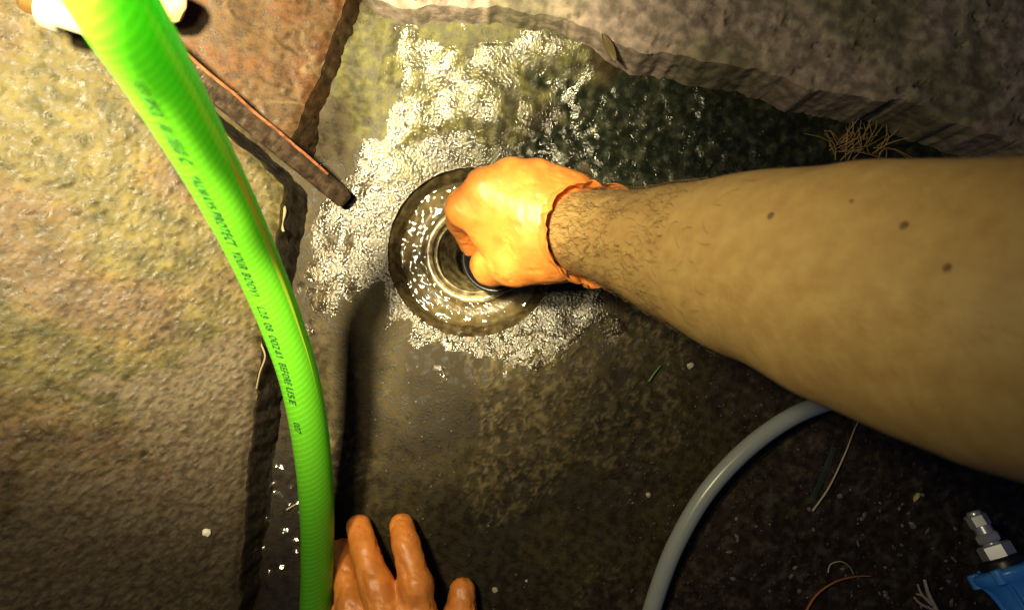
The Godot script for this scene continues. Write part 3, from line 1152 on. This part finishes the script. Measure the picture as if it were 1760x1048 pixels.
	# --- gloves
	var gm := tri(mat("orange_glove", lin(0.90, 0.31, 0.055), 0.46), 10.0)
	gm.clearcoat_enabled = true
	gm.clearcoat = 0.3
	gm.clearcoat_roughness = 0.5
	gm.metallic_specular = 0.6
	gm.albedo_texture = T.smear
	gm.normal_enabled = true
	gm.normal_texture = T.rough_n
	gm.normal_scale = 0.16
	gm.subsurf_scatter_enabled = true
	gm.subsurf_scatter_strength = 0.03
	var fold := nz(55.0, 111, FastNoiseLite.TYPE_SIMPLEX_SMOOTH, 3)
	var crease := nz(30.0, 112, FastNoiseLite.TYPE_SIMPLEX_SMOOTH, 2)
	var folds := func(p: Vector3) -> float:
		var c := absf(crease.get_noise_3d(p.x * 1.6, p.y, p.z * 0.8))
		var c2 := absf(crease.get_noise_3d(p.z * 2.6 + 3.0, p.y * 2.0, p.x * 1.1))
		return 0.55 * fold.get_noise_3dv(p) - 0.7 * (1.0 - smoothstep(0.0, 0.06, c)) - 0.5 * (1.0 - smoothstep(0.0, 0.05, c2))
	var right := [
		# back of the hand: four metacarpals from the wrist
		bone(P(965, 370, 0.414), P(800, 356, 0.424), 0.022, 0.0130, 0.008),
		bone(P(965, 385, 0.412), P(835, 325, 0.416), 0.022, 0.0140, 0.008),
		bone(P(970, 360, 0.414), P(880, 308, 0.418), 0.021, 0.0140, 0.008),
		bone(P(975, 345, 0.420), P(925, 308, 0.424), 0.020, 0.0135, 0.008),
		bone(P(950, 420, 0.424), P(850, 400, 0.432), 0.022, 0.0160, 0.014),
		bone(P(968, 394, 0.416), P(935, 392, 0.421), 0.0255, 0.0260, 0.014),
		# fingers curling down into the pipe
		bone(P(800, 357, 0.424), P(793, 378, 0.456), 0.0120, 0.0108, 0.004),
		bone(P(793, 378, 0.456), P(812, 418, 0.484), 0.0105, 0.0095, 0.003),
		bone(P(812, 418, 0.484), P(835, 432, 0.496), 0.0095, 0.0085, 0.003),
		bone(P(835, 325, 0.418), P(818, 355, 0.462), 0.0125, 0.0110, 0.004),
		bone(P(818, 355, 0.462), P(835, 405, 0.492), 0.0108, 0.0095, 0.003),
		bone(P(880, 308, 0.420), P(850, 340, 0.462), 0.0120, 0.0105, 0.004),
		bone(P(850, 340, 0.462), P(862, 400, 0.490), 0.0105, 0.0090, 0.003),
		bone(P(925, 308, 0.424), P(890, 345, 0.456), 0.0110, 0.0095, 0.004),
		bone(P(890, 345, 0.456), P(890, 400, 0.480), 0.0095, 0.0085, 0.003),
		# thumb
		bone(P(955, 428, 0.420), P(885, 448, 0.430), 0.0200, 0.0165, 0.010),
		bone(P(885, 448, 0.430), P(845, 456, 0.444), 0.0165, 0.0130, 0.006),
		bone(P(845, 456, 0.444), P(832, 455, 0.468), 0.0130, 0.0105, 0.005),
	]
	var gl := obj("glove", wrinkled(nets(right, 0.0024), 0.0012, folds), gm, t)
	gl.set_meta("label", "bright orange glove on the right hand gripping a plug")
	# its cuff: a loose sleeve of thin rubber that ends in a rolled rim
	cuff(fr, rf, gm, gl)
	var left := [
		# index, middle, ring, little finger, thumb; the back of the hand
		bone(P(690, 903, 0.482), P(697, 935, 0.470), 0.0092, 0.0098, 0.003),
		bone(P(697, 935, 0.470), P(715, 1005, 0.458), 0.0098, 0.0112, 0.003),
		bone(P(715, 1005, 0.458), P(722, 1080, 0.455), 0.0112, 0.0130, 0.006),
		bone(P(616, 905, 0.486), P(626, 945, 0.472), 0.0092, 0.0100, 0.003),
		bone(P(626, 945, 0.472), P(648, 1010, 0.460), 0.0102, 0.0115, 0.003),
		bone(P(648, 1010, 0.460), P(668, 1080, 0.452), 0.0115, 0.0130, 0.006),
		bone(P(586, 945, 0.496), P(592, 985, 0.484), 0.0090, 0.0098, 0.003),
		bone(P(592, 985, 0.484), P(605, 1040, 0.470), 0.0100, 0.0110, 0.003),
		bone(P(605, 1040, 0.470), P(622, 1095, 0.460), 0.0110, 0.0125, 0.006),
		bone(P(566, 1010, 0.500), P(570, 1045, 0.490), 0.0080, 0.0088, 0.003),
		bone(P(570, 1045, 0.490), P(588, 1105, 0.474), 0.0090, 0.0105, 0.004),
		bone(P(795, 1016, 0.484), P(790, 1065, 0.476), 0.0100, 0.0115, 0.003),
		bone(P(790, 1065, 0.476), P(755, 1125, 0.470), 0.0118, 0.0150, 0.008),
		bone(P(755, 1125, 0.470), P(690, 1180, 0.466), 0.0160, 0.0190, 0.010),
		bone(P(722, 1080, 0.455), P(685, 1190, 0.464), 0.0135, 0.0190, 0.010),
		bone(P(668, 1080, 0.452), P(665, 1190, 0.462), 0.0135, 0.0190, 0.010),
		bone(P(622, 1095, 0.460), P(645, 1190, 0.464), 0.0130, 0.0180, 0.010),
		bone(P(588, 1105, 0.474), P(635, 1185, 0.468), 0.0115, 0.0160, 0.010),
		bone(P(655, 1190, 0.462), P(662, 1270, 0.446), 0.0250, 0.0290, 0.012),
	]
	var gl2 := obj("glove", wrinkled(nets(left, 0.0022), 0.0016, folds), gm, t)
	gl2.set_meta("label", "dimmer orange glove on the left hand resting on the floor")

func cuff(fr: Array, rf: Callable, gm: Material, parent: Node) -> void:
	# follows the forearm's frames from inside the glove to past the wrist, opening as it goes
	var i0 := 10
	var i1 := 41
	var v := PackedVector3Array()
	var ix := PackedInt32Array()
	var na := 96
	var rings := i1 - i0
	var q := nz(2.2, 121, FastNoiseLite.TYPE_SIMPLEX_SMOOTH, 2)
	for layer in 2:
		for k in rings:
			var kk := i0 + (k if layer == 0 else rings - 1 - k)
			var f: Array = fr[kk]
			var r: Vector2 = rf.call(float(kk) / (fr.size() - 1))
			var g: float = float(kk - i0) / (rings - 1)
			for i in na + 1:
				var a := TAU * i / na
				var wob := q.get_noise_3d(cos(a) * 1.6, sin(a) * 1.6, g * 1.2)
				var off := lerpf(0.0012, 0.0046, g * g) + 0.0036 * g * wob + 0.0007 * sin(g * 21.0 + 4.0 * wob) + (0.0007 if g > 0.93 else 0.0)
				off = maxf(off, 0.0007) - (0.0006 if layer == 1 else 0.0)
				var slant: Vector3 = f[1] * g * (0.0025 * sin(a * 2.0 + 0.6) - 0.013 * cos(a) + 0.006)
				v.append(f[0] + slant + f[2] * cos(a) * (r.y + off) + f[3] * sin(a) * (r.x + off))
	for k in rings * 2 - 1:
		for i in na:
			var a := k * (na + 1) + i
			var b := a + na + 1
			ix.append_array([a, a + 1, b, a + 1, b + 1, b])
	obj("cuff", commit(v, ix), gm, parent)

# ---------------------------------------------------------------- the plug in the hand
func make_plug() -> void:
	var t := thing("rubber_plug", "black rubber drain plug held by the gloved right hand over the pipe", "plug")
	var rub := mat("black_rubber", lin(0.012, 0.013, 0.015), 0.22)
	var tf := Transform3D(basis_y(Vector3(-0.12, 1, -0.10)), P(856, 447, 0.508))
	obj("plug_body", lathe([Vector2(0.0001, -0.014), Vector2(0.016, -0.014), Vector2(0.0205, -0.010), Vector2(0.0235, 0.000), Vector2(0.0262, 0.006), Vector2(0.0272, 0.009), Vector2(0.0262, 0.0115), Vector2(0.0240, 0.0112), Vector2(0.0222, 0.0085), Vector2(0.0205, 0.006), Vector2(0.0001, 0.0055)], 72, tf), rub, t)
	var knob := mat("chrome", lin(0.75, 0.75, 0.78), 0.12, 1.0)
	obj("wing_nut", lathe([Vector2(0.0001, 0.005), Vector2(0.0065, 0.005), Vector2(0.0065, 0.010), Vector2(0.0045, 0.011), Vector2(0.0045, 0.018), Vector2(0.0001, 0.019)], 24, tf), knob, t)

# ---------------------------------------------------------------- the blue tool
func make_tool() -> void:
	var t := thing("blue_tool", "blue tool with a chrome hex spindle and screwed collar at the lower right corner", "tool")
	var tip := P(1688, 908, 0.442)
	var back := P(1772, 1048, 0.418)
	var ax := (tip - back).normalized()
	var c := P(1732, 978, 0.430)
	var tf := Transform3D(basis_y(ax), c)
	var blue := mat("blue_paint", lin(0.05, 0.30, 0.98), 0.25)
	blue.clearcoat_enabled = true
	blue.clearcoat = 0.6
	var chrome := mat("bright_steel", lin(0.62, 0.65, 0.72), 0.3, 0.6)
	var blackm := mat("black_collar", lin(0.012, 0.013, 0.02), 0.35)
	var body := obj("housing", lathe([Vector2(0.0001, -0.12), Vector2(0.017, -0.12), Vector2(0.0175, -0.10), Vector2(0.0155, -0.05), Vector2(0.0150, -0.022), Vector2(0.0165, -0.012), Vector2(0.0205, -0.006), Vector2(0.0225, -0.004), Vector2(0.0230, -0.001), Vector2(0.0225, 0.0015), Vector2(0.0150, 0.0020), Vector2(0.0001, 0.0020)], 64, tf), blue, t)
	for k in 7:     # ribs that run down the barrel
		var a := TAU * k / 7.0 + 0.3
		var d := Vector3(cos(a), 0, sin(a))
		obj("rib", tube([tf * (d * 0.0205 + Vector3(0, -0.003, 0)), tf * (d * 0.0165 + Vector3(0, -0.014, 0)), tf * (d * 0.0152 + Vector3(0, -0.03, 0)), tf * (d * 0.0160 + Vector3(0, -0.07, 0))], 0.0016, 8, 6), blue, t)
	for k in 6:     # lugs and their sunk screws
		var a := TAU * k / 6.0 + 0.55
		var d := Vector3(cos(a), 0, sin(a))
		var lt := Transform3D(tf.basis, tf * (d * 0.0205))
		var lug := obj("lug", lathe([Vector2(0.0038, -0.006), Vector2(0.0040, 0.0015), Vector2(0.0034, 0.0026), Vector2(0.0018, 0.0028), Vector2(0.0016, 0.0010), Vector2(0.00001, 0.0010)], 20, lt), blue, t)
		obj("screw", lathe([Vector2(0.0016, 0.0009), Vector2(0.0014, 0.0014), Vector2(0.00001, 0.0014)], 12, lt), blackm, lug)
	obj("collar", lathe([Vector2(0.0150, 0.001), Vector2(0.0150, 0.0055), Vector2(0.0135, 0.0075), Vector2(0.0110, 0.0080), Vector2(0.00001, 0.0080)], 48, tf), blackm, t)
	for n in [[0.0105, 0.006, 0.0165, 0.2], [0.0078, 0.0175, 0.0235, 0.7], [0.0066, 0.0275, 0.036, 0.35]]:
		var turn := tf * Transform3D(Basis(Vector3.UP, n[3]), Vector3.ZERO)
		obj("hex_nut", flat(lathe([Vector2(n[0] * 0.86, n[1]), Vector2(n[0], n[1] + 0.0010), Vector2(n[0], n[2] - 0.0012), Vector2(n[0] * 0.84, n[2]), Vector2(0.00001, n[2])], 6, turn)), chrome, t)
	obj("spindle", lathe([Vector2(0.0055, 0.006), Vector2(0.0055, 0.028), Vector2(0.0048, 0.0285), Vector2(0.0048, 0.0370), Vector2(0.0040, 0.0385), Vector2(0.00001, 0.0385)], 24, tf), chrome, t)

func make_fitting() -> void:
	var t := thing("hose_coupling", "shiny metal hose coupling lying behind the green hose in the upper left corner", "coupling")
	var steel := mat("polished_steel", lin(0.50, 0.48, 0.42), 0.38, 0.55)
	var brass := tri(mat("worn_brass", lin(0.55, 0.32, 0.10), 0.35, 0.9), 10.0)
	var a := P(150, 36, 0.338)
	var b := P(78, 14, 0.338)
	var tf := Transform3D(basis_y(b - a), a)
	var L := a.distance_to(b)
	obj("sleeve", lathe([Vector2(0.0001, -0.012), Vector2(0.0072, -0.012), Vector2(0.0078, 0.000), Vector2(0.0078, L * 0.62), Vector2(0.0098, L * 0.66), Vector2(0.0104, L * 0.72), Vector2(0.0104, L * 0.95), Vector2(0.0094, L), Vector2(0.0060, L), Vector2(0.0055, L * 0.8), Vector2(0.0001, L * 0.8)], 40, tf), steel, t)
	obj("threaded_end", lathe([Vector2(0.0052, L * 0.9), Vector2(0.0052, L + 0.010), Vector2(0.0046, L + 0.012), Vector2(0.0001, L + 0.012)], 32, tf), brass, t)
	var st := mat("tan_stone", lin(0.36, 0.24, 0.11), 0.7)
	var o := obj("stone", pebble(0.011, 5), st)
	o.position = P(292, 8, 0.375)
	tag(o, "tan stone chip at the top edge, just right of the green hose", "stone")

func pebble(r: float, sd: int, flatness := 0.7) -> ArrayMesh:
	var s := SphereMesh.new()
	s.radial_segments = 14
	s.rings = 8
	s.radius = r
	s.height = 2.0 * r
	var arr := s.get_mesh_arrays()
	var v: PackedVector3Array = arr[Mesh.ARRAY_VERTEX]
	var q := nz(0.75 / r, sd, FastNoiseLite.TYPE_SIMPLEX_SMOOTH, 2)
	for k in v.size():
		v[k] *= 1.0 + 0.45 * q.get_noise_3dv(v[k])
		v[k].y *= flatness
	var m := commit(v, arr[Mesh.ARRAY_INDEX])
	return m

func floor_at(px: float, py: float, lift := 0.0) -> Vector3:
	var d := H
	for k in 3:
		var p := P(px, py, d)
		d = H - floor_h(p.x, p.z) - lift
	return P(px, py, d)

func slab_at(px: float, py: float, lift := 0.0) -> Vector3:
	var p := on_plane(px, py, SL)
	return Vector3(p.x, SL.x + SL.y * p.x + SL.z * p.y + lift, p.y)

func strand(called: String, pts: Array, r: float, m: Material, label: String, category: String, lift := 0.003, taper := 0.5, group := "") -> MeshInstance3D:
	var w := []
	for k in pts.size():
		w.append(floor_at(pts[k][0], pts[k][1], lift))
	var o := obj(called, tube(w, r, 7, 8, taper), m)
	tag(o, label, category, group)
	return o

func make_litter() -> void:
	var straw := mat("dry_straw", lin(0.42, 0.36, 0.24), 0.6)
	var twig := mat("pale_twig", lin(0.40, 0.34, 0.28), 0.7)
	var wire := mat("orange_root", lin(0.34, 0.10, 0.03), 0.6)
	var green := mat("green_blade", lin(0.06, 0.16, 0.03), 0.5)
	strand("straw", [[1397, 878], [1425, 838], [1452, 782], [1470, 736], [1486, 705]], 0.00085, straw, "long thin pale straw lying on dark soil right of the grey hose", "straw")
	strand("root", [[1386, 1050], [1404, 1022], [1436, 1000], [1470, 991], [1498, 990]], 0.0011, wire, "curved orange-brown rootlet at the bottom edge left of the twig", "root")
	strand("plant_fibre", [[1424, 984], [1428, 970], [1446, 965], [1460, 973], [1468, 986]], 0.0006, straw, "small looped pale fibre just above the orange rootlet", "fibre")
	strand("green_grass", [[1115, 656], [1126, 640], [1136, 628]], 0.0011, green, "short green grass blade on the floor below the forearm", "grass blade")
	strand("straw", [[492, 876], [505, 868], [518, 861]], 0.0008, straw, "short pale straw at the left edge of the green hose", "straw", 0.004)
	# the twig with its torn end
	var tw := thing("twig", "pale split twig with a frayed end at the bottom edge beside the blue tool", "twig")
	for q in [[[1590, 996], [1597, 1020], [1612, 1050], [1625, 1075]], [[1578, 1004], [1586, 1022], [1604, 1040]], [[1576, 1020], [1590, 1026], [1603, 1038]], [[1572, 1026], [1584, 1038], [1606, 1048]]]:
		var w := []
		for p in q:
			w.append(floor_at(p[0], p[1], 0.004))
		obj("splinter", tube(w, 0.0013 if q.size() == 4 else 0.0008, 6, 6, 1.6), twig, tw)
	# wet strip of clear plastic
	var cl := mat("clear_film", Color(0.25, 0.35, 0.25, 0.35), 0.06)
	cl.transparency = BaseMaterial3D.TRANSPARENCY_ALPHA
	var fv := PackedVector3Array()
	var fx := PackedInt32Array()
	var side := [[1434, 768], [1422, 800], [1412, 825], [1400, 850], [1394, 866]]
	for k in 5:
		var p := floor_at(side[k][0], side[k][1], 0.004 + 0.0015 * sin(k * 2.1))
		fv.append(p + Vector3(-0.0022, 0.0006, -0.001))
		fv.append(p + Vector3(0, 0.0014, 0))
		fv.append(p + Vector3(0.0022, 0.0002, 0.001))
	for k in 4:
		for j in 2:
			var a := k * 3 + j
			fx.append_array([a, a + 1, a + 3, a + 1, a + 4, a + 3])
	tag(obj("plastic_strip", commit(fv, fx), cl), "wet glinting strip of clear film beside the long straw", "plastic strip")
	# pebbles and seeds that stand out
	var pale := mat("pale_stone", lin(0.42, 0.38, 0.28), 0.5)
	for q in [[1187, 628, 0.0026, "cream pebble on the floor between the forearm and the green blade"], [1115, 850, 0.0020, "white pebble left of the grey hose near the bottom"], [1152, 925, 0.0012, "tiny white pebble touching the left side of the grey hose"], [851, 1014, 0.0022, "grey pebble just right of the left thumb"], [905, 998, 0.0011, "tiny grey pebble further right of the left thumb"]]:
		var o := obj("pebble", pebble(q[2], int(q[0])), pale)
		o.position = floor_at(q[0], q[1], 0.001)
		tag(o, q[3], "pebble")
	var sl := obj("pebble", pebble(0.0030, 77), mat("white_stone", lin(0.6, 0.58, 0.52), 0.5))
	sl.position = slab_at(355, 914, 0.001)
	tag(sl, "round white pebble on the lower part of the left slab", "pebble")
	var seed := obj("seed", pebble(0.0034, 91, 0.5), mat("yellow_seed", lin(0.42, 0.34, 0.14), 0.5))
	seed.transform = Transform3D(Basis(Vector3.UP, 0.9).scaled_local(Vector3(1.3, 1, 0.6)), floor_at(1577, 854, 0.001))
	tag(seed, "yellowish oval seed on dark soil above the blue tool", "seed")
	# pale chips strewn round the tool
	var chip := mat("stone_chip", lin(0.16, 0.14, 0.12), 0.45)
	var kinds := []
	for k in 4:
		kinds.append(pebble(0.0021, 200 + k, 0.45))
	for k in 60:
		var px := rng.randf_range(1440, 1700)
		var py := rng.randf_range(840, 1048)
		if k >= 44:
			px = rng.randf_range(1240, 1420)
			py = rng.randf_range(860, 1040)
		var o := obj("stone_chip", kinds[k % 4], chip)
		o.transform = Transform3D(Basis.from_euler(Vector3(rng.randf() * 0.6, rng.randf() * TAU, 0)).scaled_local(Vector3(rng.randf_range(0.5, 1.5), 1, rng.randf_range(0.4, 1.0)) * rng.randf_range(0.4, 1.1)), floor_at(px, py, 0.0008))
		if k < 44:
			tag(o, "small pale stone chip on the dark soil round the blue tool", "stone chip", "pale stone chips round the blue tool")
		else:
			tag(o, "small pale stone chip between the grey hose and the orange rootlet", "stone chip", "pale stone chips right of the grey hose")
	var crumb := MultiMesh.new()
	crumb.transform_format = MultiMesh.TRANSFORM_3D
	crumb.mesh = pebble(0.0016, 301, 0.7)
	crumb.instance_count = 1000
	for k in 1000:
		var px := rng.randf_range(1080, 1790)
		var py := 1090.0 - 420.0 * pow(rng.randf(), 1.4) if k < 850 else rng.randf_range(560, 900)
		crumb.set_instance_transform(k, Transform3D(Basis.from_euler(Vector3(rng.randf() * 3.0, rng.randf() * 6.0, 0)).scaled_local(Vector3(rng.randf_range(0.5, 1.3), rng.randf_range(0.6, 1), rng.randf_range(0.5, 1.2)) * rng.randf_range(0.2, 1.0)), floor_at(px, py, 0.0001)))
	var ci := MultiMeshInstance3D.new()
	ci.name = "soil_crumbs"
	ci.multimesh = crumb
	var cm := mat("soil_crumb", lin(0.040, 0.032, 0.022), 0.6)
	ci.material_override = cm
	add_child(ci)
	ci.set_meta("kind", "stuff")
	tag(ci, "dark crumbs of wet soil strewn over the lower right floor", "soil")
	# drops of water that catch the lamp
	var drop := mat("water_drop", Color(0.9, 0.95, 1.0, 0.1), 0.02)
	drop.refraction_enabled = true
	drop.refraction_scale = 0.033
	var mm := MultiMesh.new()
	mm.transform_format = MultiMesh.TRANSFORM_3D
	mm.mesh = pebble(0.0009, 300, 0.7)
	mm.instance_count = 220
	for k in 220:
		var p := floor_at(rng.randf_range(600, 1330), rng.randf_range(560, 1048), 0.0003)
		mm.set_instance_transform(k, Transform3D(Basis().scaled(Vector3.ONE * rng.randf_range(0.35, 1.0)), p))
	var mi := MultiMeshInstance3D.new()
	mi.name = "water_drops"
	mi.multimesh = mm
	mi.material_override = drop
	add_child(mi)
	mi.set_meta("kind", "stuff")
	tag(mi, "scattered drops of water on the floor below the drain", "water drops")
	# dry grass tuft by the footing
	var tuft := thing("grass_tuft", "dry brown grass tuft growing above the forearm below the footing", "grass tuft")
	var hay := mat("dry_grass", lin(0.26, 0.17, 0.07), 0.7)
	for k in 46:
		var b := floor_at(rng.randf_range(1425, 1525), rng.randf_range(238, 276), 0.0)
		var dir := Vector3(rng.randf_range(-1, 1), rng.randf_range(0.3, 1.2), rng.randf_range(-1.4, 0.2)).normalized()
		var len := rng.randf_range(0.012, 0.034)
		obj("blade", tube([b, b + dir * len * 0.5, b + dir * len + Vector3(rng.randf_range(-1, 1), -0.9, rng.randf_range(-1, 1)) * len * 0.3], 0.0006, 5, 4, 0.3), hay, tuft)
	# dead leaf caught on the footing's edge
	var lv := PackedVector3Array()
	var lx := PackedInt32Array()
	for j in 9:
		for i in 5:
			var f := j / 8.0
			var w := 0.0040 * sin(PI * clampf(f * 0.92 + 0.06, 0, 1))
			var u := (i - 2) / 2.0
			var p := P(1036 + 22 * f, 58 + 52 * f, 0.452 + 0.012 * f)
			lv.append(p + Vector3(u * w, 0.002 * u * u + 0.0015 * sin(f * 7.0), u * w * 0.3))
	for j in 8:
		for i in 4:
			var a := j * 5 + i
			lx.append_array([a, a + 1, a + 5, a + 1, a + 6, a + 5])
	tag(obj("dead_leaf", commit(lv, lx), mat("dead_leaf", lin(0.085, 0.065, 0.028), 0.6)), "curled dead leaf hanging at the edge of the footing above the drain", "leaf")
	# rootlets that hang in the joint beside the slab
	var root := mat("white_root", lin(0.17, 0.14, 0.08), 0.6)
	for q in [[[[485, 322], [484, 345], [489, 362], [484, 384], [487, 398]], "thick pale root hanging below the rusty bar at the slab edge", 0.0016], [[[452, 556], [447, 585], [455, 612], [446, 640], [440, 668]], "thin forked rootlet at the slab edge left of the hose", 0.0008], [[[440, 520], [449, 545], [446, 575]], "short thin rootlet where the hose crosses the slab edge", 0.0007]]:
		var w := []
		for p in q[0]:
			w.append(P(p[0], p[1], 0.462))
		tag(obj("root", tube(w, q[2], 7, 6, 0.6), root), q[1], "root")
